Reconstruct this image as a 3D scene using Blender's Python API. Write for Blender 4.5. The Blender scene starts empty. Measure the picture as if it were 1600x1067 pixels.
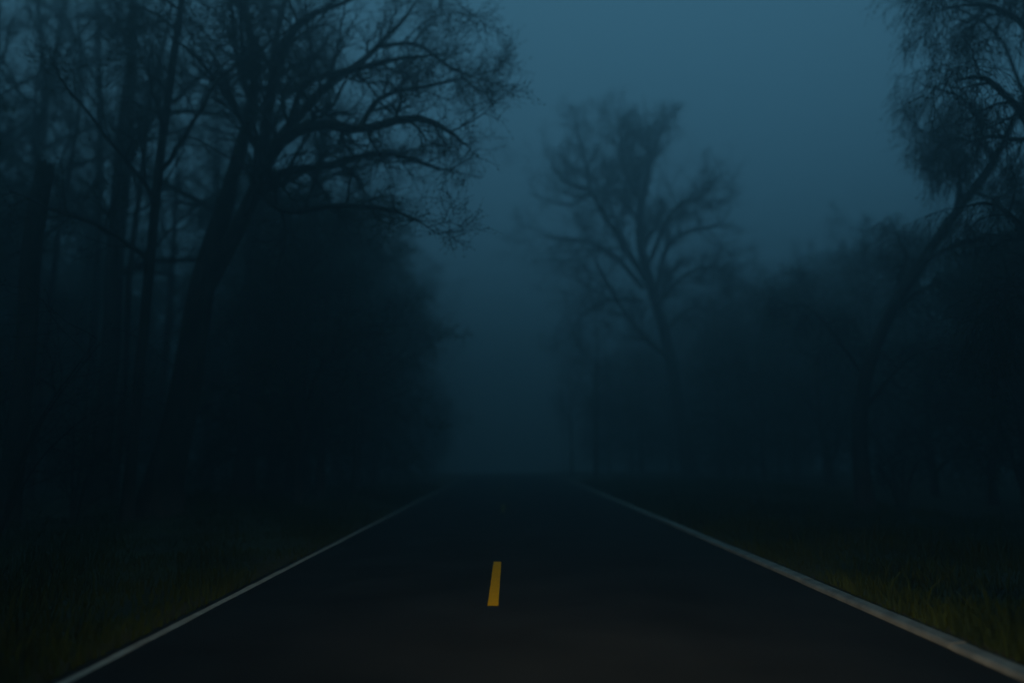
import bpy, math
import numpy as np
from mathutils import Matrix, Vector

# ------------------------------------------------------------------ camera
FPX, CX, CY, CAMH = 1186.0, 800.0, 533.5, 1.5       # focal length in photo pixels, centre, eye height
PITCH, YAW = math.atan(176.5 / FPX), math.atan(5.0 / FPX)
scene = bpy.context.scene
col = scene.collection
cam_d = bpy.data.cameras.new('camera')
cam_d.sensor_width = 36.0
cam_d.lens = FPX / 1600.0 * 36.0
cam_d.clip_start, cam_d.clip_end = 0.05, 2000.0
cam_d.dof.use_dof = True
cam_d.dof.focus_distance = 8.5
cam_d.dof.aperture_fstop = 0.32
cam = bpy.data.objects.new('camera', cam_d)
cam.location = (0, 0, CAMH)
cam.rotation_euler = (math.pi / 2 + PITCH, 0, -YAW)
col.objects.link(cam)
scene.camera = cam

# ------------------------------------------------------------------ sky
SUN_EL, SUN_ROT = math.radians(2.0), math.radians(200.0)
world = bpy.data.worlds.new('World')
scene.world = world
world.use_nodes = True
nt = world.node_tree
nt.nodes.clear()
n_out = nt.nodes.new('ShaderNodeOutputWorld')
n_bg = nt.nodes.new('ShaderNodeBackground')
n_sky = nt.nodes.new('ShaderNodeTexSky')
n_sky.sky_type = 'NISHITA'
n_sky.sun_disc = False
n_sky.sun_elevation = SUN_EL
n_sky.sun_rotation = SUN_ROT
n_sky.altitude = 0
n_sky.air_density = 1.0
n_sky.dust_density = 0.3
n_sky.ozone_density = 6.0
n_mix = nt.nodes.new('ShaderNodeMixRGB')            # low stratus: evens the clear dusk sky out
n_mix.inputs[0].default_value = 0.72
n_mix.inputs[2].default_value = (0.52, 1.53, 2.14, 1)
n_bg.inputs[1].default_value = 0.15
nt.links.new(n_sky.outputs[0], n_mix.inputs[1])
nt.links.new(n_mix.outputs[0], n_bg.inputs[0])
nt.links.new(n_bg.outputs[0], n_out.inputs[0])

# ------------------------------------------------------------------ the last of the sun, spread by the cloud
sun_d = bpy.data.lights.new('sun', 'SUN')
sun_d.energy = 0.004
sun_d.angle = math.radians(40)
sun_d.color = (1.0, 0.9, 0.78)
sun = bpy.data.objects.new('sun', sun_d)
sun.rotation_euler = (math.pi / 2 - math.radians(12), 0, math.pi - SUN_ROT)
sun.location = (0, 0, 60)
col.objects.link(sun)

# ------------------------------------------------------------------ exposure, sampling
scene.view_settings.view_transform = 'Standard'
scene.view_settings.look = 'None'
scene.view_settings.exposure = 0.32
scene.view_settings.gamma = 1.0
scene.view_settings.use_curve_mapping = False
cy = scene.cycles
cy.use_denoising = True
cy.max_bounces = 5
cy.diffuse_bounces = 2
cy.volume_bounces = 2
cy.transparent_max_bounces = 8
cy.sample_clamp_indirect = 4.0

# ================================================================== helpers
def nrm(v):
    return v / np.maximum(np.linalg.norm(v, axis=-1, keepdims=True), 1e-9)

_r = np.array([math.cos(YAW), -math.sin(YAW), 0])
_f = np.array([math.sin(YAW) * math.cos(PITCH), math.cos(YAW) * math.cos(PITCH), math.sin(PITCH)])
_u = np.cross(_r, _f)
def at(px, py, Y):
    """the point on the ray of photo pixel (px, py) that lies Y metres down the road"""
    d = _r * (px - CX) / FPX + _u * (CY - py) / FPX + _f
    return np.array([0, 0, CAMH]) + d * (Y / d[1])

def crest(y):
    """long profile of the road: level, then falling away gently into the fog"""
    y = np.asarray(y, float)
    return -0.00045 * np.clip(y - 42, 0, None) ** 1.9

def bend(y):
    """the road swings away round a bend beyond the crest"""
    return -0.004 * np.clip(np.asarray(y, float) - 58, 0, None) ** 2

RL, RR = -2.98, 3.42                                # edges of the asphalt
def ground_z(x, y):
    x = np.asarray(x, float); y = np.asarray(y, float)
    x = x - bend(y)
    dl = np.clip(RL - 0.12 - x, 0, None); dr = np.clip(x - RR - 0.20, 0, None)
    d = dl + dr
    side = np.where(d > 0, 0.05 + 0.10 * (1 - np.exp(-d / 3.0)), -0.08)
    side = np.where((x < RL - 0.05) & (d == 0), 0.0, side)
    und = (np.sin(x * 0.31 + y * 0.17) + np.sin(x * 0.13 - y * 0.23 + 1.3)) * 0.10 * np.clip((d - 1.0) / 6, 0, 1)
    return crest(y) + side + und

def material(name, c1, c2, scale=4.0, rough=0.85, bump=0.3, bscale=None, stretch=(1, 1, 1), detail=6, spec=0.3):
    m = bpy.data.materials.new(name)
    m.use_nodes = True
    t = m.node_tree
    b = t.nodes['Principled BSDF']
    co = t.nodes.new('ShaderNodeTexCoord')
    mp = t.nodes.new('ShaderNodeMapping'); mp.inputs['Scale'].default_value = stretch
    no = t.nodes.new('ShaderNodeTexNoise'); no.inputs['Scale'].default_value = scale; no.inputs['Detail'].default_value = detail
    rp = t.nodes.new('ShaderNodeValToRGB')
    rp.color_ramp.elements[0].position, rp.color_ramp.elements[1].position = 0.32, 0.68
    rp.color_ramp.elements[0].color = (*c1, 1); rp.color_ramp.elements[1].color = (*c2, 1)
    t.links.new(co.outputs['Object'], mp.inputs[0]); t.links.new(mp.outputs[0], no.inputs['Vector'])
    t.links.new(no.outputs['Fac'], rp.inputs[0]); t.links.new(rp.outputs[0], b.inputs['Base Color'])
    b.inputs['Roughness'].default_value = rough
    b.inputs['Specular IOR Level'].default_value = spec
    if bump:
        n2 = t.nodes.new('ShaderNodeTexNoise'); n2.inputs['Scale'].default_value = bscale or scale * 4; n2.inputs['Detail'].default_value = 8
        bp = t.nodes.new('ShaderNodeBump'); bp.inputs['Strength'].default_value = bump; bp.inputs['Distance'].default_value = 0.02
        t.links.new(mp.outputs[0], n2.inputs['Vector']); t.links.new(n2.outputs['Fac'], bp.inputs['Height'])
        t.links.new(bp.outputs[0], b.inputs['Normal'])
    return m

M_ROAD = material('asphalt', (0.017, 0.017, 0.017), (0.036, 0.034, 0.032), 0.9, 0.85, 0.5, 160, spec=0.08)
M_YEL = material('yellow_road_paint', (0.74, 0.34, 0.002), (0.88, 0.44, 0.004), 14, 0.8, 0.3, 120, spec=0.03)
b_ = M_YEL.node_tree.nodes['Principled BSDF']        # glass beads in the paint throw light back the way it came
b_.inputs['Sheen Weight'].default_value = 1.0
b_.inputs['Sheen Roughness'].default_value = 0.35
b_.inputs['Sheen Tint'].default_value = (1.0, 0.50, 0.005, 1)
M_YWORN = material('worn_yellow_road_paint', (0.10, 0.07, 0.03), (0.42, 0.28, 0.06), 9, 0.85, 0.3, 120, spec=0.03)
M_WHITE = material('worn_white_road_paint', (0.23, 0.22, 0.185), (0.45, 0.43, 0.365), 7, 0.8, 0.3, 120, spec=0.03)
b_ = M_WHITE.node_tree.nodes['Principled BSDF']
b_.inputs['Sheen Weight'].default_value = 0.5
b_.inputs['Sheen Roughness'].default_value = 0.35
b_.inputs['Sheen Tint'].default_value = (0.95, 0.88, 0.70, 1)
M_KERB = material('weathered_concrete', (0.20, 0.192, 0.165), (0.37, 0.35, 0.295), 5, 0.9, 0.5, 60)
M_SOIL = material('verge_soil', (0.030, 0.026, 0.014), (0.060, 0.058, 0.022), 1.3, 0.95, 0.6, 20)
M_GRASS = material('rough_grass', (0.018, 0.032, 0.002), (0.040, 0.056, 0.004), 0.9, 0.8, 0, spec=0.15)
M_BARK = material('wet_bark', (0.030, 0.025, 0.020), (0.085, 0.073, 0.060), 6, 0.9, 0.9, 14, (1, 1, 0.25), spec=0.15)
M_TWIG = material('dark_twigs', (0.030, 0.025, 0.019), (0.060, 0.052, 0.040), 3, 0.9, 0, spec=0.1)
M_BUD = material('spring_buds', (0.050, 0.062, 0.018), (0.095, 0.105, 0.030), 1.2, 0.8, 0, spec=0.1)
M_LEAF = material('evergreen_leaf', (0.035, 0.050, 0.018), (0.070, 0.090, 0.028), 1.2, 0.7, 0, spec=0.2)

def raw_mesh(name, V, F, mat, smooth=True, F3=None):
    """V (n,3) verts, F (m,4) quads, F3 (k,3) triangles"""
    me = bpy.data.meshes.new(name)
    V = np.asarray(V, np.float32)
    q = np.zeros((0, 4), np.int32) if F is None else np.asarray(F, np.int32)
    t = np.zeros((0, 3), np.int32) if F3 is None else np.asarray(F3, np.int32)
    me.vertices.add(len(V)); me.vertices.foreach_set('co', V.ravel())
    me.loops.add(q.size + t.size)
    me.loops.foreach_set('vertex_index', np.concatenate([q.ravel(), t.ravel()]))
    me.polygons.add(len(q) + len(t))
    st = np.concatenate([np.arange(len(q)) * 4, q.size + np.arange(len(t)) * 3]).astype(np.int32)
    me.polygons.foreach_set('loop_start', st)
    me.polygons.foreach_set('use_smooth', np.full(len(q) + len(t), smooth))
    me.materials.append(mat)
    me.update(calc_edges=True)
    return me

def link(name, data, parent=None):
    o = bpy.data.objects.new(name, data)
    col.objects.link(o)
    if parent is not None:
        o.parent = parent
    return o

def tag(o, label=None, cat=None, group=None, kind=None):
    if label: o['label'] = label
    if cat: o['category'] = cat
    if group: o['group'] = group
    if kind: o['kind'] = kind
    return o

def thing(name, label, cat, loc, group=None):
    o = link(name, None)
    o.location = [float(c) for c in loc]
    o.empty_display_size = 0.3
    return tag(o, label, cat, group)

# ================================================================== setting: ground, road, kerb
def grid_mesh(name, xs, ys, zf, mat, shift=1.0):
    X, Y = np.meshgrid(xs, ys)
    V = np.stack([X + bend(Y) * shift, Y, zf(X + bend(Y) * shift, Y)], -1).reshape(-1, 3)
    nx = len(xs)
    i = (np.arange(len(ys) - 1)[:, None] * nx + np.arange(nx - 1)[None]).ravel()
    return raw_mesh(name, V, np.stack([i, i + 1, i + nx + 1, i + nx], 1), mat)

GX = np.concatenate([[-170, -150, -110, -80], np.arange(-60, -14, 2.5), np.arange(-14, RL - 0.4, 0.7), [RL - 0.125, RL - 0.115, RL - 0.06, RL - 0.04, RL + 0.3],
                     [0, RR - 0.3, RR + 0.195, RR + 0.205], np.arange(RR + 0.9, 14, 0.7), np.arange(15, 60, 2.5), [80, 110, 150, 190]])
GY = np.concatenate([[-60, -40, -25, -15], np.arange(-10, 60, 1.0), np.arange(62, 100, 3), [110, 130, 160, 190]])
ground = tag(link('ground', grid_mesh('ground', GX, GY, ground_z, M_SOIL)), kind='structure')

def road_z(x, y):
    return crest(y) + 0.006 + 0.05 * (1 - ((x - bend(y) - 0.2) / 3.4) ** 2)
road = tag(link('road', grid_mesh('road', np.linspace(RL - 0.08, RR + 0.02, 13), np.concatenate([np.arange(-20, 100, 1.0), [120, 150, 185]]), road_z, M_ROAD)), kind='structure')

def strip(name, x0, x1, ys, dz, mat, parent, jitter=0.0, seed=1):
    rng = np.random.default_rng(seed)
    n = len(ys)
    xs = np.linspace(x0, x1, 4)
    X = np.repeat(xs[None], n, 0)
    X[:, 0] += rng.normal(0, jitter, n); X[:, -1] += rng.normal(0, jitter, n)
    Y = np.repeat(np.asarray(ys)[:, None], 4, 1)
    X = X + bend(Y)
    V = np.stack([X, Y, road_z(X, Y) + dz], -1).reshape(-1, 3)
    i = (np.arange(n - 1)[:, None] * 4 + np.arange(3)[None]).ravel()
    return link(name, raw_mesh(name, V, np.stack([i, i + 1, i + 5, i + 4], 1), mat), parent)

DX = -0.152                                          # centre of the broken line
for k in range(6):
    y0 = 7.62 + k * 12.19
    strip('lane_dash', DX - 0.052, DX + 0.052, np.linspace(y0, y0 + 3.05, 24), 0.004, M_YEL if k == 0 else M_YWORN, road, 0.0012, 5 + k)
strip('edge_line', RL + 0.010, RL + 0.098, np.linspace(-3, 90, 280), 0.004, M_WHITE, road, 0.004, 3)

# concrete kerb on the other side, cast in sections with open joints
kerb = tag(link('kerb', None), kind='structure')
prof = np.array([[0.0, -0.06], [0.004, 0.030], [0.012, 0.046], [0.030, 0.056], [0.128, 0.064], [0.144, 0.058], [0.150, 0.042], [0.150, -0.06]])
rngk = np.random.default_rng(8)
SEC = 3.05
for k in range(31):
    y0 = -3.0 + k * SEC
    y1 = y0 + SEC - 0.014
    ys = np.array([y0, y0 + 0.012, (y0 + y1) / 2, y1 - 0.012, y1])
    ins = np.array([0.007, 0, 0, 0, 0.007])
    dx, dz = rngk.normal(0, 0.006), rngk.normal(0, 0.004)
    c = prof.mean(0)
    V = []
    for y, s in zip(ys, ins):
        p = c + (prof - c) * (1 - s / 0.09)
        V.append(np.stack([RR + dx + bend(y) + p[:, 0], np.full(8, y), crest(y) + dz + p[:, 1]], 1))
    V = np.concatenate(V)
    F = [(a * 8 + j, a * 8 + j + 1, a * 8 + 9 + j, a * 8 + 8 + j) for a in range(4) for j in range(7)]
    F += [(3, 2, 1, 0), (7, 4, 3, 0), (6, 5, 4, 7), (32, 33, 34, 35), (32, 35, 36, 39), (39, 36, 37, 38)]
    link('kerb_section', raw_mesh('kerb_section', V, F, M_KERB, False), kerb)

# ================================================================== grass verges
def grass(name, x0, x1, y0, y1, n, seed, label, hscale):
    rng = np.random.default_rng(seed)
    # denser near the camera
    Y = y0 + (y1 - y0) * rng.random(n) ** 1.9
    X = x0 + (x1 - x0) * rng.random(n) ** 1.35
    cl = 0.5 + 0.25 * (np.sin(X * 3.1 + Y * 1.3) + np.sin(X * 1.7 - Y * 2.3 + 2)) + 0.25 * np.sin(X * 0.9 + Y * 0.7)
    keep = rng.random(n) < np.clip(0.35 + 0.8 * cl, 0.2, 1)
    X, Y, cl = X[keep], Y[keep], cl[keep]
    n = len(X)
    h = hscale * (0.06 + 0.13 * np.clip(cl, 0, 1)) * (0.5 + rng.random(n)) * np.where(rng.random(n) < 0.03, 1.9, 1)
    w = (0.004 + 0.004 * rng.random(n)) * (1 + Y / 25)
    a = rng.random(n) * 2 * math.pi
    d = np.stack([np.cos(a), np.sin(a), np.zeros(n)], 1)
    b = rng.random(n) * 2 * math.pi
    ln = np.stack([np.cos(b), np.sin(b), np.zeros(n)], 1) * (h * (0.1 + 0.6 * rng.random(n)))[:, None]
    base = np.stack([X, Y, ground_z(X, Y) - 0.015], 1)
    up = np.array([0, 0, 1.0])
    mid = base + up * (h * 0.6)[:, None] + ln * 0.3
    tip = base + up * h[:, None] + ln
    W = d * w[:, None]
    V = np.stack([base - W, base + W, mid + W * 0.7, mid - W * 0.7, tip], 1).reshape(-1, 3)
    i = np.arange(n) * 5
    F = np.stack([i, i + 1, i + 2, i + 3], 1); F3 = np.stack([i + 3, i + 2, i + 4], 1)
    o = link(name, raw_mesh(name, V, F, M_GRASS, True, F3))
    return tag(o, label, 'grass', kind='stuff')
grass('grass_verge', RR + 0.19, 10.5, 2.5, 40, 95000, 21, 'rough yellow green grass growing behind the concrete kerb', 1.25)
grass('grass_verge', RL - 0.06, -9.5, 2.5, 36, 48000, 22, 'dark rough grass growing outside the white edge line', 0.9)

# ================================================================== trees
UP = np.array([0, 0, 1.0])

def resample(path, n):
    """path (k,4): x,y,z,r -> n smooth points (Catmull-Rom)"""
    P = np.asarray(path, float)
    k = len(P)
    Q = np.vstack([2 * P[0] - P[1], P, 2 * P[-1] - P[-2]])
    t = np.linspace(0, k - 1 - 1e-6, n)
    i = t.astype(int); u = (t - i)[:, None]
    a, b, c, d = Q[i], Q[i + 1], Q[i + 2], Q[i + 3]
    R = 0.5 * (2 * b + (c - a) * u + (2 * a - 5 * b + 4 * c - d) * u ** 2 + (3 * b - a - 3 * c + d) * u ** 3)
    return R[:, :3], np.maximum(R[:, 3], 0.004)

def tubes(P, R, sides, lump=0.0, seed=0):
    """P (B,N,3), R (B,N) -> verts, quads"""
    B, N = R.shape
    T = nrm(np.gradient(P, axis=1))
    mean = nrm(P[:, -1] - P[:, 0])
    ref = np.where(np.abs(mean[:, 2:3]) > 0.8, np.array([[1.0, 0.15, 0]]), np.array([[0.1, 0.05, 1.0]]))
    A = nrm(np.cross(T, ref[:, None]))
    Bn = np.cross(T, A)
    th = np.linspace(0, 2 * math.pi, sides, endpoint=False)
    rr = R[:, :, None] * np.ones(sides)
    if lump:
        rng = np.random.default_rng(seed)
        k = rng.integers(2, 6, 5); ph = rng.random(5) * 6.28; fz = rng.normal(0, 4.0, 5)
        s = np.linspace(0, 1, N)
        m = sum(np.cos(kk * th[None] + p + f * s[:, None]) / kk for kk, p, f in zip(k, ph, fz))
        rr = rr * (1 + lump * m[None] + rng.normal(0, lump * 0.25, (B, N, sides)))
    V = P[:, :, None] + rr[..., None] * (A[:, :, None] * np.cos(th)[:, None] + Bn[:, :, None] * np.sin(th)[:, None])
    idx = np.arange(B * N * sides).reshape(B, N, sides)
    a, b = idx[:, :-1], idx[:, 1:]
    F = np.stack([a, np.roll(a, -1, 2), np.roll(b, -1, 2), b], -1).reshape(-1, 4)
    return V.reshape(-1, 3), F

def spawn(rng, P, R, n, t0, t1, lf, ang, trop, wander, npts, ratio, rmin, minlen=0.0):
    """n side shoots on each of the parent polylines"""
    B, N, _ = P.shape
    L = np.linalg.norm(np.diff(P, axis=1), axis=2).sum(1)
    t = t0 + (t1 - t0) * (np.arange(n)[None] + rng.random((B, n))) / n
    f = t * (N - 1); i = np.minimum(f.astype(int), N - 2); u = (f - i)[..., None]
    b = np.arange(B)[:, None]
    S = P[b, i] * (1 - u) + P[b, i + 1] * u
    tan = nrm(P[b, i + 1] - P[b, i])
    pr = R[b, i] * (1 - u[..., 0]) + R[b, i + 1] * u[..., 0]
    perp = nrm(np.cross(tan, rng.normal(size=tan.shape)))
    an = ang * (0.6 + 0.8 * rng.random((B, n, 1)))
    d = nrm(tan * np.cos(an) + perp * np.sin(an) + UP * trop * 0.6)
    ln = np.maximum(L[:, None] * lf * (1.1 - 0.55 * t) * (0.5 + rng.random((B, n))), minlen)
    S = S.reshape(-1, 3); d = d.reshape(-1, 3); ln = ln.ravel()
    r0 = np.maximum(np.minimum(pr.ravel() * ratio, ln * 0.05 + 0.002), rmin)
    out = [S]; p = S
    for k in range(npts - 1):
        p = p + d * (ln / (npts - 1))[:, None]
        out.append(p)
        d = nrm(d + rng.normal(0, wander, d.shape) + UP * trop * 0.35)
    Pn = np.stack(out, 1)
    Rn = r0[:, None] * np.linspace(1, 0.35, npts)[None]
    return Pn, np.maximum(Rn, rmin * 0.6)

def leaves(rng, P, n, size, droop=0.0):
    """n small leaf blades on each twig"""
    B, N, _ = P.shape
    t = 0.15 + 0.85 * rng.random((B, n)); f = t * (N - 1); i = np.minimum(f.astype(int), N - 2); u = (f - i)[..., None]
    b = np.arange(B)[:, None]
    S = (P[b, i] * (1 - u) + P[b, i + 1] * u).reshape(-1, 3)
    k = len(S)
    d = nrm(rng.normal(size=(k, 3)) - UP * droop)
    w = nrm(np.cross(d, rng.normal(size=(k, 3))))
    s = size * (0.5 + rng.random((k, 1)))
    V = np.stack([S, S + d * s * 0.5 + w * s * 0.28, S + d * s, S + d * s * 0.5 - w * s * 0.28], 1).reshape(-1, 3)
    return V, np.arange(k * 4).reshape(-1, 4)

def grow(name, label, cat, base, trunk, limbs, seed, group=None, trunk_n=26, trunk_sides=18,
         extra=0, extra_t=(0.35, 0.98), extra_len=0.4, extra_ang=1.0, trop=0.12,
         n2=12, n3=9, n4=6, l2=0.42, l3=0.42, l4=0.45, trop2=0.10, trop3=0.10, wander=0.16,
         leaf_n=2, leaf_size=0.05, leaf_mat=None, droop=0.3, twig_r=0.004, ang2=0.9, snapped=False, limb_k=1.0, trunk_k=1.0):
    """a tree: tapered trunk, each main limb a part with its branches, a crown of twigs and its buds or leaves"""
    rng = np.random.default_rng(seed)
    base = np.asarray(base, float)
    root = thing(name, label, cat, base, group)
    P, R = resample(np.asarray(trunk) - np.array([*base, 0]), trunk_n)
    R = R * trunk_k
    if not snapped:
        R[-4:] *= np.array([0.85, 0.6, 0.38, 0.18])
    hgt = P[:, 2] - P[0, 2]
    flare = 1 + 0.75 * np.exp(-hgt / (R[0] * 2.2 + 0.05))
    V, F = tubes(P[None], (R * flare)[None], trunk_sides, 0.07, seed)
    if snapped:                                     # splintered top
        top = V[-trunk_sides:]
        top[:, 2] += rng.normal(0, 0.10, trunk_sides)
        V = np.vstack([V, top.mean(0) - UP * 0.12])
        k = len(V) - 1; s = k - trunk_sides
        F3 = np.array([(s + j, s + (j + 1) % trunk_sides, k) for j in range(trunk_sides)])
    else:
        F3 = None
    link('trunk', raw_mesh('trunk', V, F, M_BARK, True, F3), root)
    LP, LR = [], []
    for lb in limbs:
        p, r = resample(np.asarray(lb) - np.array([*base, 0]), 14)
        r[-4:] *= np.array([0.85, 0.6, 0.38, 0.18])
        r *= limb_k
        p = p + np.cumsum(rng.normal(0, 0.012, p.shape), 0) * np.linspace(0, 1, 14)[:, None]
        LP.append(p); LR.append(r)
    if extra:
        ep, er = spawn(rng, P[None], R[None], extra, *extra_t, extra_len, extra_ang, trop, wander * 0.8, 14, 0.55, 0.01)
        LP += list(ep); LR += list(er)
    if not LP:
        return root
    LP, LR = np.stack(LP), np.stack(LR)
    P2, R2 = spawn(rng, LP, LR, n2, 0.12, 1.0, l2, ang2, trop2, wander, 8, 0.45, 0.008, 0.5)
    for b in range(len(LP)):
        V, F = tubes(LP[b:b + 1], LR[b:b + 1], 10, 0.06, seed + b)
        V2, F2 = tubes(P2[b * n2:(b + 1) * n2], R2[b * n2:(b + 1) * n2], 5)
        link('limb', raw_mesh('limb', np.vstack([V, V2]), np.vstack([F, F2 + len(V)]), M_BARK), root)
    P3, R3 = spawn(rng, P2, R2, n3, 0.1, 1.0, l3, 0.85, trop2, wander, 6, 0.6, twig_r * 1.4, 0.55)
    P4, R4 = spawn(rng, P3, R3, n4, 0.1, 1.0, l4, 0.75, trop3, wander * 0.8, 4, 0.7, twig_r, 0.38)
    V3, F3_ = tubes(P3, R3, 3); V4, F4 = tubes(P4, R4, 3)
    cr = link('crown', raw_mesh('crown', np.vstack([V3, V4]), np.vstack([F3_, F4 + len(V3)]), M_TWIG), root)
    if leaf_n:
        LV, LF = leaves(rng, P4, leaf_n, leaf_size, droop)
        tag(link('foliage', raw_mesh('foliage', LV, LF, leaf_mat or M_BUD, False), cr), kind='stuff')
    return root

def px_path(pts, base, base_r=None):
    """pts: (px, py, Y, r)"""
    return [np.array([*at(x, y, Y), r]) for x, y, Y, r in pts]

def foot(px, Y):
    """ground point below the photo column px at distance Y"""
    x = (px - CX + 5) / FPX * Y
    return np.array([x, Y, float(ground_z(x, Y))])

def stand(px, Y, r, pts):
    """trunk from the ground up through photo points"""
    b = foot(px, Y)
    low = np.array([b[0], b[1], b[2] - 0.25, r])
    return b, [low, np.array([b[0], b[1], b[2] + 0.35, r * 0.98])] + px_path(pts, b)

# ---- the great forked tree over the road
b, tr = stand(262, 17, 0.42, [(288, 620, 17, .38), (316, 450, 17, .33), (346, 340, 17, .25), (374, 240, 17, .18), (396, 150, 17.2, .15), (396, 90, 17.4, .13), (382, 0, 17.8, .10), (370, -160, 18.5, .07), (360, -330, 19, .03)])
lim = [px_path(p, b) for p in (
    [(312, 470, 17, .26), (370, 360, 16.8, .25), (404, 285, 16.6, .23), (414, 220, 16.4, .15), (424, 150, 16.2, .13), (452, 62, 16, .13), (486, 28, 15.8, .10), (560, 2, 15.4, .08), (640, -40, 15, .03)],
    [(402, 285, 16.6, .22), (440, 222, 16, .17), (500, 194, 15.4, .15), (562, 202, 15, .125), (642, 184, 14.6, .11), (704, 204, 14.4, .08), (752, 252, 14.2, .03)],
    [(400, 290, 16.6, .2), (452, 268, 16.9, .15), (522, 258, 17.2, .12), (604, 240, 17.6, .10), (690, 268, 18, .06), (760, 282, 18.4, .02)],
    [(412, 250, 16.4, .2), (462, 188, 16.6, .16), (508, 138, 16.8, .14), (556, 104, 17, .12), (588, 74, 17.2, .09), (640, 18, 17.6, .07), (690, -60, 18, .03)],
    [(452, 200, 16.5, .12), (478, 132, 16, .10), (545, 112, 15.4, .08), (630, 95, 15, .06), (720, 90, 14.6, .03)],
    [(424, 150, 16.2, .14), (430, 70, 17, .11), (446, 0, 18, .09), (470, -120, 19, .05), (480, -240, 20, .02)],
    [(394, 165, 17.2, .12), (372, 90, 17.6, .10), (364, 10, 18.2, .08), (340, -120, 19, .03)],
    [(386, 205, 17.1, .09), (340, 130, 16.4, .06), (295, 78, 15.6, .045), (230, 30, 14.8, .02)],
    [(404, 300, 16.7, .14), (450, 330, 16, .10), (530, 320, 15.2, .08), (620, 330, 14.6, .05), (700, 372, 14.2, .02)],
    [(470, -30, 15.9, .09), (560, -70, 15.6, .07), (660, -40, 15.2, .05), (740, 30, 15, .02)],
    [(588, 74, 17.2, .08), (650, 70, 17, .06), (710, 110, 16.8, .045), (790, 140, 16.6, .02)],
    [(560, 202, 15, .09), (600, 150, 15.4, .07), (680, 130, 15.8, .05), (780, 110, 16, .02)])]
grow('forked_tree', 'massive forked tree with long arching limbs reaching from the white edge line over the road', 'tree',
     b, tr, lim, 101, limb_k=0.72, trunk_k=0.85, trunk_n=34, extra=4, extra_t=(0.5, 0.95), extra_len=0.25, n2=12, n3=9, n4=6, l2=0.26, l3=0.5, l4=0.55, trop2=0.06, trop3=0.08, leaf_n=4, leaf_size=0.038)

# ---- gnarled tree with the upright forks beyond the kerb
b, tr = stand(1076, 44.4, 0.52, [(1064, 660, 44.4, 0.460), (1048, 560, 44.4, 0.414), (1024, 470, 43.2, 0.380), (1004, 400, 42.0, 0.356), (1000, 350, 42.0, 0.310), (1004, 310, 42.0, 0.265), (1014, 262, 42.0, 0.196), (1011, 200, 42.0, 0.127), (1004, 140, 42.0, 0.046)])
lim = [px_path(p, b) for p in (
    [(1003, 318, 42.0, 0.253), (980, 275, 41.4, 0.196), (970, 230, 40.8, 0.149), (962, 175, 40.3, 0.017)],
    [(1012, 440, 42.0, 0.299), (975, 385, 41.4, 0.253), (940, 330, 40.8, 0.218), (922, 298, 40.3, 0.184), (880, 282, 39.6, 0.138), (848, 240, 38.9, 0.017)],
    [(1005, 450, 42.0, 0.230), (960, 400, 43.2, 0.184), (920, 378, 43.8, 0.149), (868, 372, 44.4, 0.127), (822, 366, 45.0, 0.017)],
    [(1024, 470, 42.0, 0.230), (1040, 392, 42.6, 0.196), (1075, 362, 43.2, 0.161), (1120, 352, 43.9, 0.127), (1150, 318, 44.4, 0.017)],
    [(1014, 262, 42.0, 0.149), (1030, 215, 41.3, 0.115), (1050, 175, 40.8, 0.046)],
    [(922, 298, 40.3, 0.138), (916, 262, 40.6, 0.115), (905, 220, 40.8, 0.092), (896, 190, 41.0, 0.034)],
    [(1046, 560, 42.0, 0.230), (1000, 520, 41.0, 0.184), (962, 462, 40.3, 0.149), (934, 410, 39.6, 0.115), (925, 370, 39.1, 0.017)],
    [(1010, 420, 42.0, 0.207), (1052, 330, 39.6, 0.161), (1090, 310, 37.9, 0.115), (1110, 285, 37.2, 0.046)],
    [(1004, 330, 42.0, 0.184), (985, 240, 44.4, 0.138), (1000, 190, 46.2, 0.017)],
    [(1024, 480, 43.2, 0.172), (1070, 430, 42.0, 0.138), (1120, 420, 40.8, 0.103), (1175, 450, 39.6, 0.034)],
    [(1036, 520, 43.8, 0.172), (1085, 480, 44.4, 0.138), (1140, 500, 45.6, 0.092), (1180, 540, 46.2, 0.034)],
    [(1004, 470, 43.2, 0.149), (950, 470, 44.4, 0.115), (905, 500, 45.6, 0.081), (880, 560, 46.2, 0.034)],
    [(985, 395, 41.5, 0.149), (955, 330, 43.2, 0.115), (945, 260, 44.4, 0.081), (935, 205, 45.6, 0.034)])]
grow('gnarled_tree', 'gnarled bare tree with upright forked limbs fading in the fog beyond the kerb', 'tree',
     b, tr, lim, 202, limb_k=0.72, trunk_k=0.8, trunk_n=28, extra=5, extra_t=(0.35, 0.9), extra_len=0.22, trop=0.25, n2=12, n3=9, n4=6, l2=0.38, l3=0.55, l4=0.65, trop2=0.15, trop3=0.18, leaf_n=3, leaf_size=0.06, twig_r=0.006)

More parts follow.
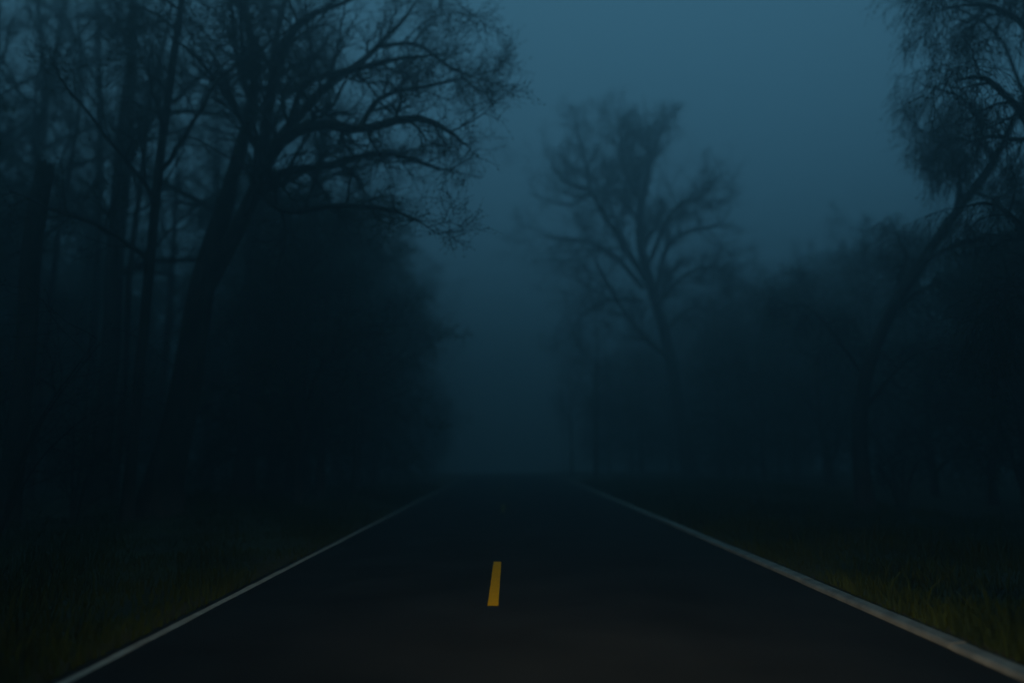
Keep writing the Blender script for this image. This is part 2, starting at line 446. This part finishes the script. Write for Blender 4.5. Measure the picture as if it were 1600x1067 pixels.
# ---- leaning tree with hanging twigs
b, tr = stand(1342, 19.5, 0.30, [(1344, 690, 19.5, .27), (1352, 590, 19.4, .25), (1390, 490, 19.2, .23), (1440, 410, 19, .20), (1492, 335, 18.6, .17), (1550, 255, 18.2, .14), (1600, 150, 17.8, .10), (1640, 20, 17.5, .05)])
lim = [px_path(p, b) for p in (
    [(1492, 335, 18.6, .11), (1500, 280, 18, .09), (1478, 235, 17.4, .07), (1440, 215, 17, .03)],
    [(1440, 410, 19, .12), (1500, 380, 18, .10), (1570, 365, 17, .08), (1640, 380, 16, .03)],
    [(1550, 255, 18.2, .10), (1520, 170, 17.6, .08), (1475, 140, 17, .06), (1428, 130, 16.6, .025)],
    [(1600, 150, 17.8, .08), (1560, 60, 17.4, .06), (1500, 20, 17, .05), (1440, 22, 16.6, .02)],
    [(1390, 490, 19.2, .1), (1470, 440, 19.8, .08), (1560, 450, 20.4, .06), (1640, 500, 21, .02)],
    [(1352, 590, 19.4, .1), (1300, 520, 20, .07), (1260, 480, 20.6, .05), (1225, 480, 21, .02)],
    [(1350, 640, 19.4, .1), (1420, 560, 18.8, .07), (1500, 540, 18.2, .05), (1580, 580, 17.8, .02)],
    [(1520, 300, 18.4, .09), (1560, 310, 17.6, .07), (1600, 290, 17, .05), (1650, 300, 16, .02)])]
grow('leaning_tree', 'crooked leaning tree with curtains of hanging twigs behind the kerb', 'tree',
     b, tr, lim, 303, limb_k=0.6, trunk_k=0.68, trunk_n=30, extra=3, extra_t=(0.5, 0.95), extra_len=0.2, n2=12, n3=9, n4=6, l2=0.3, l3=0.6, l4=0.9, trop2=-0.3, trop3=-1.0, leaf_n=3, leaf_size=0.04, droop=1.0)

# ---- tall weeping tree, its trunk at the edge of the wood nearest the camera
b, tr = stand(1640, 12.5, 0.34, [(1640, 700, 12.5, .30), (1632, 500, 12.5, .27), (1628, 300, 12.5, .24), (1640, 100, 12.7, .20), (1650, -100, 13, .15), (1650, -350, 13.2, .05)])
lim = [px_path(p, b) for p in (
    [(1632, 250, 12.6, .10), (1590, 170, 12.2, .08), (1530, 120, 11.8, .06), (1470, 130, 11.6, .025)],
    [(1640, 120, 12.7, .10), (1600, 40, 12.8, .08), (1530, 5, 13, .06), (1440, 18, 13.2, .025)],
    [(1630, 420, 12.5, .09), (1590, 350, 12.8, .07), (1545, 320, 13.2, .05), (1480, 330, 13.6, .02)],
    [(1645, 0, 12.8, .10), (1590, -80, 12.4, .08), (1510, -90, 12, .06), (1440, -40, 11.8, .02)],
    [(1632, 520, 12.5, .08), (1600, 470, 12, .06), (1570, 470, 11.6, .04), (1540, 520, 11.4, .02)],
    [(1636, 200, 12.6, .09), (1600, 220, 13.4, .07), (1540, 215, 14, .05), (1470, 250, 14.6, .02)])]
grow('weeping_tree', 'tall dark weeping tree with drooping streaming boughs rising from the grass near the kerb', 'tree',
     b, tr, lim, 404, limb_k=0.7, trunk_k=0.85, extra=6, extra_t=(0.3, 0.9), extra_len=0.25, n2=11, n3=9, n4=6, l2=0.32, l3=0.6, l4=1.0, trop2=-0.3, trop3=-1.0, leaf_n=2, leaf_size=0.035, droop=1.0)

# ---- slender trees of the wood on the white-line side
SL = [('slender_tree', 'slender straight bare tree with a swaying stem next to the massive forked tree', 213, 16, .125,
       [(220, 560, 16, .11), (235, 400, 16, .10), (250, 250, 16, .092), (270, 100, 16, .082), (290, -60, 16, .06), (300, -300, 16, .02)], 9),
      ('ivy_tree', 'tall tree with an ivy-thickened stem standing in the roadside wood', 165, 22, .26,
       [(172, 560, 22, .24), (180, 400, 22, .23), (193, 230, 22, .23), (203, 120, 22, .17), (208, 0, 22, .12), (214, -220, 22, .03)], 10),
      ('sapling_tree', 'thin whippy sapling bending beside the ivy-thickened tree', 192, 20, .09,
       [(196, 560, 20, .08), (203, 420, 20, .075), (222, 270, 20, .065), (235, 150, 20, .06), (262, 40, 20, .045), (285, -120, 20, .02)], 8),
      ('twin_stemmed_tree', 'tree whose stem parts into a narrow fork above the snapped trunk', 52, 28, .20,
       [(60, 420, 28, .17), (60, 270, 28, .16), (66, 200, 28, .15), (76, 130, 28, .12), (92, 60, 28, .09), (104, -40, 28, .07), (110, -200, 28, .02)], 9),
      ('crooked_sapling_tree', 'thin crooked sapling leaning away from the snapped trunk', 62, 24, .10,
       [(84, 430, 24, .085), (97, 325, 24, .075), (118, 215, 24, .06), (126, 110, 24, .05), (118, -60, 24, .02)], 7),
      ('straight_tree', 'straight pole-like bare tree between the snapped trunk and the ivy-thickened tree', 140, 27, .15,
       [(148, 500, 27, .13), (156, 300, 27, .12), (155, 120, 27, .10), (150, -60, 27, .07), (148, -220, 27, .02)], 8),
      ('dark_stemmed_tree', 'dark upright tree standing close behind the massive forked tree', 388, 24, .30,
       [(392, 560, 24, .27), (396, 380, 24, .25), (410, 240, 24.4, .20), (430, 100, 25, .14), (440, -100, 25, .04)], 9),
      ('mossy_tree', 'sturdy upright tree under the arching limbs of the massive forked tree', 472, 27, .34,
       [(476, 560, 27, .31), (480, 420, 27, .28), (492, 300, 27, .22), (510, 180, 27, .14), (520, 60, 27, .05)], 9)]
for k, (nm, lb, px, Y, r, pts, ne) in enumerate(SL):
    b, tr = stand(px, Y, r, pts)
    lim = []
    if nm == 'twin_stemmed_tree':
        lim = [px_path([(70, 170, 28, .11), (66, 90, 28.3, .09), (58, 0, 28.6, .06), (50, -120, 29, .02)], b)]
    grow(nm, lb, 'tree', b, tr, lim, 500 + 7 * k, trunk_sides=12, extra=ne, extra_t=(0.38, 0.97), extra_len=0.24, extra_ang=1.0,
         n2=8, n3=6, n4=5, l2=0.4, l3=0.45, l4=0.5, trop=0.05, trop2=0.05, trop3=0.05, leaf_n=2, leaf_size=0.05, twig_r=0.005)
b, tr = stand(30, 15, .20, [(40, 560, 15, .19), (47, 420, 15, .185), (58, 330, 15, .18), (71, 262, 15, .165)])
grow('snapped_trunk', 'snapped dead trunk with a flat broken top in the roadside wood', 'dead tree', b, tr, [], 611, trunk_n=22, snapped=True)

# ---- woodland trees that repeat: three kinds, copied
def copy_tree(src, loc, rz, sc, label, group):
    def rec(o, parent):
        c = o.copy(); col.objects.link(c); c.parent = parent
        for ch in o.children:
            rec(ch, c)
        return c
    r = rec(src, None)
    r.location = [float(v) for v in loc]; r.rotation_euler = (0, 0, rz); r.scale = (sc, sc, sc)
    r['label'] = label; r['group'] = group
    return r

def column(h, r, lean, rng, n=7):
    z = np.linspace(-0.25, h, n)
    x = lean * (z / h) ** 1.3 * h + np.cumsum(rng.normal(0, 0.05, n)); y = np.cumsum(rng.normal(0, 0.06, n))
    x[:2] = 0; y[:2] = 0
    return [np.array([a, b_, c, max(r * (1 - c / h) ** 0.8, 0.02)]) for a, b_, c in zip(x, y, z)]

rng = np.random.default_rng(77)
def zone(kind, x, Y):
    """label and group by what the tree stands beside"""
    if Y < 13:
        return {'tall': 'unseen tall bare tree added to shade the road, standing level with the viewpoint', 'ever': 'unseen dark evergreen tree added to shade the road, standing behind the viewpoint',
                'thick': 'low bushy tree standing level with the viewpoint', 'far': ''}[kind], 'unseen shade trees beside the viewpoint'
    if kind == 'tall':
        if Y < 42: return 'tall bare tree standing dim between the ivy-thickened tree and the massive forked tree', 'tall bare trees at the front of the wood'
        return 'tall bare tree fading into fog deep in the wood outside the white edge line', 'tall bare trees deep in the wood'
    if kind == 'far':
        if x > 20: return 'pale bare treetop almost lost in the fog above the thicket behind the kerb', 'bare treetops above the thicket'
        return 'pale bare tree almost lost in the fog near the gnarled forked tree', 'pale bare trees near the gnarled tree'
    if kind == 'ever':
        if Y >= 60 and x < 14: return 'evergreen tree blurred by fog where the road bends out of sight', 'evergreen trees at the bend'
        if x > 5 and Y < 30: return 'dark evergreen tree close behind the crooked leaning tree', 'evergreen trees behind the leaning tree'
        if x > 5: return 'dark evergreen tree in the fog behind the thicket beyond the kerb', 'evergreen trees behind the thicket'
        if x > -12: return 'dense dark evergreen tree hanging over the verge beyond the massive forked tree', 'evergreen trees beyond the forked tree'
        return 'dense dark evergreen tree deep in the wood behind the snapped trunk', 'evergreen trees deep in the wood'
    if Y < 45 and x < 0: return 'low bushy tree on the verge beyond the massive forked tree', 'bushy trees beyond the forked tree'
    if Y >= 45 and x < -5: return 'low bushy tree blurred by fog at the far end of the white edge line', 'bushy trees at the far end of the white line'
    if Y >= 45: return 'low bushy tree blurred by fog at the far end of the kerb', 'bushy trees at the far end of the kerb'
    if Y < 18: return 'dark low bushy tree at the foot of the tall weeping tree', 'bushy trees near the leaning tree'
    if Y < 23: return 'dark low bushy tree between the crooked leaning tree and the tall weeping tree', 'bushy trees near the leaning tree'
    if Y < 26: return 'low bushy tree close behind the crooked leaning tree', 'bushy trees near the leaning tree'
    return 'low bushy tree in the thicket between the gnarled tree and the crooked leaning tree', 'bushy trees of the thicket'
def proto(kind, base, seed):
    r_ = np.random.default_rng(seed)
    lb, gp = None, None
    o = np.array([0, 0, 0.0])
    if kind in ('tall', 'far'):
        p = grow('woodland_tree', lb, 'tree', o, column(19, .24, .03, r_), [], seed, gp, trunk_sides=10, extra=15, extra_t=(0.3, 0.98), extra_len=0.27, extra_ang=0.85,
                 trop=0.15, n2=8, n3=6, n4=5, l2=0.42, l3=0.45, l4=0.5, trop2=0.12, trop3=0.1, leaf_n=1, leaf_size=0.05, twig_r=0.007)
    elif kind == 'ever':
        p = grow('evergreen_tree', lb, 'tree', o, column(12, .22, .02, r_), [], seed, gp, trunk_sides=10, extra=26, extra_t=(0.10, 0.98), extra_len=0.36, extra_ang=1.25,
                 trop=-0.02, n2=8, n3=6, n4=4, l2=0.42, l3=0.5, l4=0.65, trop2=-0.08, trop3=-0.12, leaf_n=5, leaf_size=0.11, leaf_mat=M_LEAF, twig_r=0.006, droop=0.6)
    else:
        p = grow('bushy_tree', lb, 'tree', o, column(6.5, .12, .04, r_), [], seed, gp, trunk_sides=9, extra=14, extra_t=(0.10, 0.98), extra_len=0.45, extra_ang=0.9,
                 trop=0.12, n2=8, n3=6, n4=5, l2=0.42, l3=0.45, l4=0.5, trop2=0.0, trop3=-0.1, leaf_n=4, leaf_size=0.05, twig_r=0.006, droop=0.6)
    return p
def plant(kind, seeds, spots):
    """spots: (photo column, metres down the road, scale)"""
    ps = [proto(kind, None, s) for s in seeds]
    for i, (px, Y, sc) in enumerate(spots):
        f_ = foot(px, Y)
        rz = rng.random() * 6.28
        if i < len(ps):
            o = ps[i]; tag(o, *(lambda z: (z[0], None, z[1]))(zone(kind, f_[0], Y))); o.location = [float(v) for v in f_]; o.rotation_euler = (0, 0, rz); o.scale = (sc, sc, sc)
        else:
            copy_tree(ps[i % len(ps)], f_, rz, sc, *zone(kind, f_[0], Y))

# the wood goes on round the camera: unseen trees, added to shade the road
def col_px(x, Y):
    return CX - 5 + FPX * x / Y
AROUND_TALL = [(col_px(x, Y), Y, sc) for x, Y, sc in ((-8.5, 5, 1.0), (-6.8, 1.5, .95), (-6.5, -4, 1.0), (-13, 7, 1.05), (-13, 1, 1.0), (9.5, 5, .95), (7.5, .5, 1.0), (7.5, -5, 1.0), (13, 3, 1.0), (16, 9, 1.0))]
BACK_EVER = [(-40, 27, 1.0), (90, 38, 1.05), (180, 34, .8), (270, 44, 1.0), (30, 48, 1.2), (390, 52, 1.1), (-150, 36, 1.6), (-260, 24, 1.4), (-420, 18, 1.3), (150, 56, 1.2)]  # the far-left ones stand out of view, added to darken the wood
BACK_EVER += [(col_px(x, Y), Y, sc) for x, Y, sc in ((-6.4, -5, 1.25), (-6.4, -11, 1.3), (-11, -1, 1.2), (7.2, -6, 1.25), (7.0, -12, 1.3), (12.5, -2, 1.2))]  # unseen evergreens round the camera, added as shade over the road
BACK_EVER += [(col_px(x, Y), Y, sc) for x, Y, sc in ((-11, 62, 1.4), (-12, 72, 1.4), (-11, 84, 1.4), (-14, 66, 1.5), (-17, 98, 1.5), (-16, 84, 1.5),
                                                     (13, 76, 1.0), (15, 90, 1.1), (18, 68, 1.2), (20, 82, 1.4), (28, 76, 1.3), (36, 84, 1.4), (24, 98, 1.5), (45, 72, 1.3), (44, 58, 1.2), (33, 55, 1.1), (15.5, 23, .62), (15.0, 18.5, .6), (19, 27, .8), (14, 48, .75), (19, 46, .8), (24, 44, .75), (29, 42, .8), (17, 54, .85), (21, 33, .6), (26, 30, .65))]
plant('tall', (31, 32), [(120, 33, 1.0), (330, 36, 1.0), (20, 36, 1.05), (250, 30, .9), (450, 40, 1.05), (-60, 22, .9), (560, 46, 1.0), (100, 46, 1.1), (360, 50, 1.1), (620, 58, 1.0), (480, 60, 1.1), (240, 55, 1.1), (-40, 44, 1.1), (660, 72, 1.0), (560, 78, 1.1)] + AROUND_TALL)
plant('ever', (41, 42), [(470, 28, .9), (505, 33, .95), (560, 46, 1.1), (430, 33, .9), (610, 62, 1.15), (330, 46, .8), (530, 40, 1.1)] + BACK_EVER)
plant('far', (51,), [(1340, 62, 1.08), (1420, 60, 1.0), (1260, 66, 0.95), (1150, 56, .8), (1000, 62, .75), (930, 78, .7), (1520, 50, 1.0), (1090, 75, .9), (880, 95, .7), (1480, 75, 1.2), (1130, 52, .68), (985, 56, .62), (1045, 60, .7), (1215, 50, .66), (1290, 52, .78), (1390, 50, .85), (1335, 48, .72), (930, 43, .52), (1125, 42, .6), (892, 55, .55), (1165, 46, .62)])
plant('thick', (61, 62), [(1190, 36, 1.2), (1290, 31, 1.2), (1370, 34, 1.4), (1240, 42, 1.5), (1450, 25, 1.1), (1540, 21, 1.0), (1120, 44, 1.1), (1330, 40, 1.3), (1000, 50, 1.0), (1590, 16.5, .85), (950, 58, 1.0)] + [(col_px(x, Y), Y, sc) for x, Y, sc in ((7.5, 66, .9), (9, 74, 1.0), (13, 62, 1.0), (-6.2, 64, .8), (-7.6, 74, .9), (-9.5, 85, 1.0))] + [(1160, 52, .7), (1230, 50, .75), (1300, 52, .7), (1065, 56, .8), (1380, 48, .7), (505, 24, 1.25), (560, 29, 1.25), (590, 37, 1.3), (470, 21, 1.1)])

# bare bushes on the edge of the wood
def bush(label, px, Y, seed, h=2.6):
    r_ = np.random.default_rng(seed)
    b = foot(px, Y)
    stems = []
    for k in range(7):
        a = r_.random() * 6.28; sp = 0.25 + 0.5 * r_.random(); hh = h * (0.6 + 0.6 * r_.random())
        stems.append([np.array([*(b + np.array([math.cos(a) * .06, math.sin(a) * .06, -.1])), .022]),
                      np.array([*(b + np.array([math.cos(a) * sp * .35 * hh, math.sin(a) * sp * .35 * hh, hh * .5])), .016]),
                      np.array([*(b + np.array([math.cos(a) * sp * hh, math.sin(a) * sp * hh, hh * .95])), .006])])
    tr = [np.array([*(b - UP * .15), .05]), np.array([*(b + UP * .15), .04]), np.array([*(b + UP * .4), .03])]
    grow('bare_bush', label, 'bush', b, tr, stems, seed, trunk_n=8, trunk_sides=8, n2=7, n3=5, n4=3, l2=0.4, l3=0.45, l4=0.5, trop2=0.05, trop3=-0.02, leaf_n=2, leaf_size=0.035, twig_r=0.003)
bush('tangled bare bush in front of the snapped trunk', 12, 13.2, 701, 3.4)
bush('low twiggy bush at the foot of the slender straight tree', 130, 15.5, 702, 2.4)
bush('low bare bush at the foot of the sturdy upright tree', 440, 24, 703, 2.2)
bush('twiggy bush at the foot of the crooked leaning tree', 1400, 20, 704, 2.0)

# ================================================================== headlights of the car the photograph was taken from
for sx, en in ((-0.62, 0.6), (0.62, 1.05)):
    ld = bpy.data.lights.new('headlight', 'SPOT')
    ld.energy = 430.0 * en
    ld.color = (1.0, 0.82, 0.55)
    ld.spot_size = math.radians(94)
    ld.spot_blend = 1.0
    ld.shadow_soft_size = 0.07
    lo = link('headlight', ld)
    lo.location = (sx, 1.5, 0.74)
    lo.scale = (1.0, 0.15, 1.0)                      # dipped beam: wide and low
    aim = Vector((sx + (1.3 if sx > 0 else -0.2), 9.5, -0.05)) - lo.location
    lo.rotation_euler = aim.to_track_quat('-Z', 'Y').to_euler()

# ================================================================== fog
hz = raw_mesh('haze', np.array([(x, y, z) for z in (-30.0, 27.0) for y in (-70.0, 200.0) for x in (-200.0, 200.0)]),
              [(0, 2, 3, 1), (4, 5, 7, 6), (0, 1, 5, 4), (2, 6, 7, 3), (0, 4, 6, 2), (1, 3, 7, 5)], M_BUD, False)
hz.materials.clear()
mh = bpy.data.materials.new('fog')
mh.use_nodes = True
t = mh.node_tree
t.nodes.clear()
o_ = t.nodes.new('ShaderNodeOutputMaterial'); v_ = t.nodes.new('ShaderNodeVolumePrincipled')
v_.inputs['Color'].default_value = (0.50, 0.60, 0.625, 1)
v_.inputs['Density'].default_value = 0.029
v_.inputs['Anisotropy'].default_value = 0.75
t.links.new(v_.outputs[0], o_.inputs['Volume'])
hz.materials.append(mh)
haze = tag(link('haze', hz), kind='stuff', label='thin blue evening fog filling the whole road cutting', cat='fog')
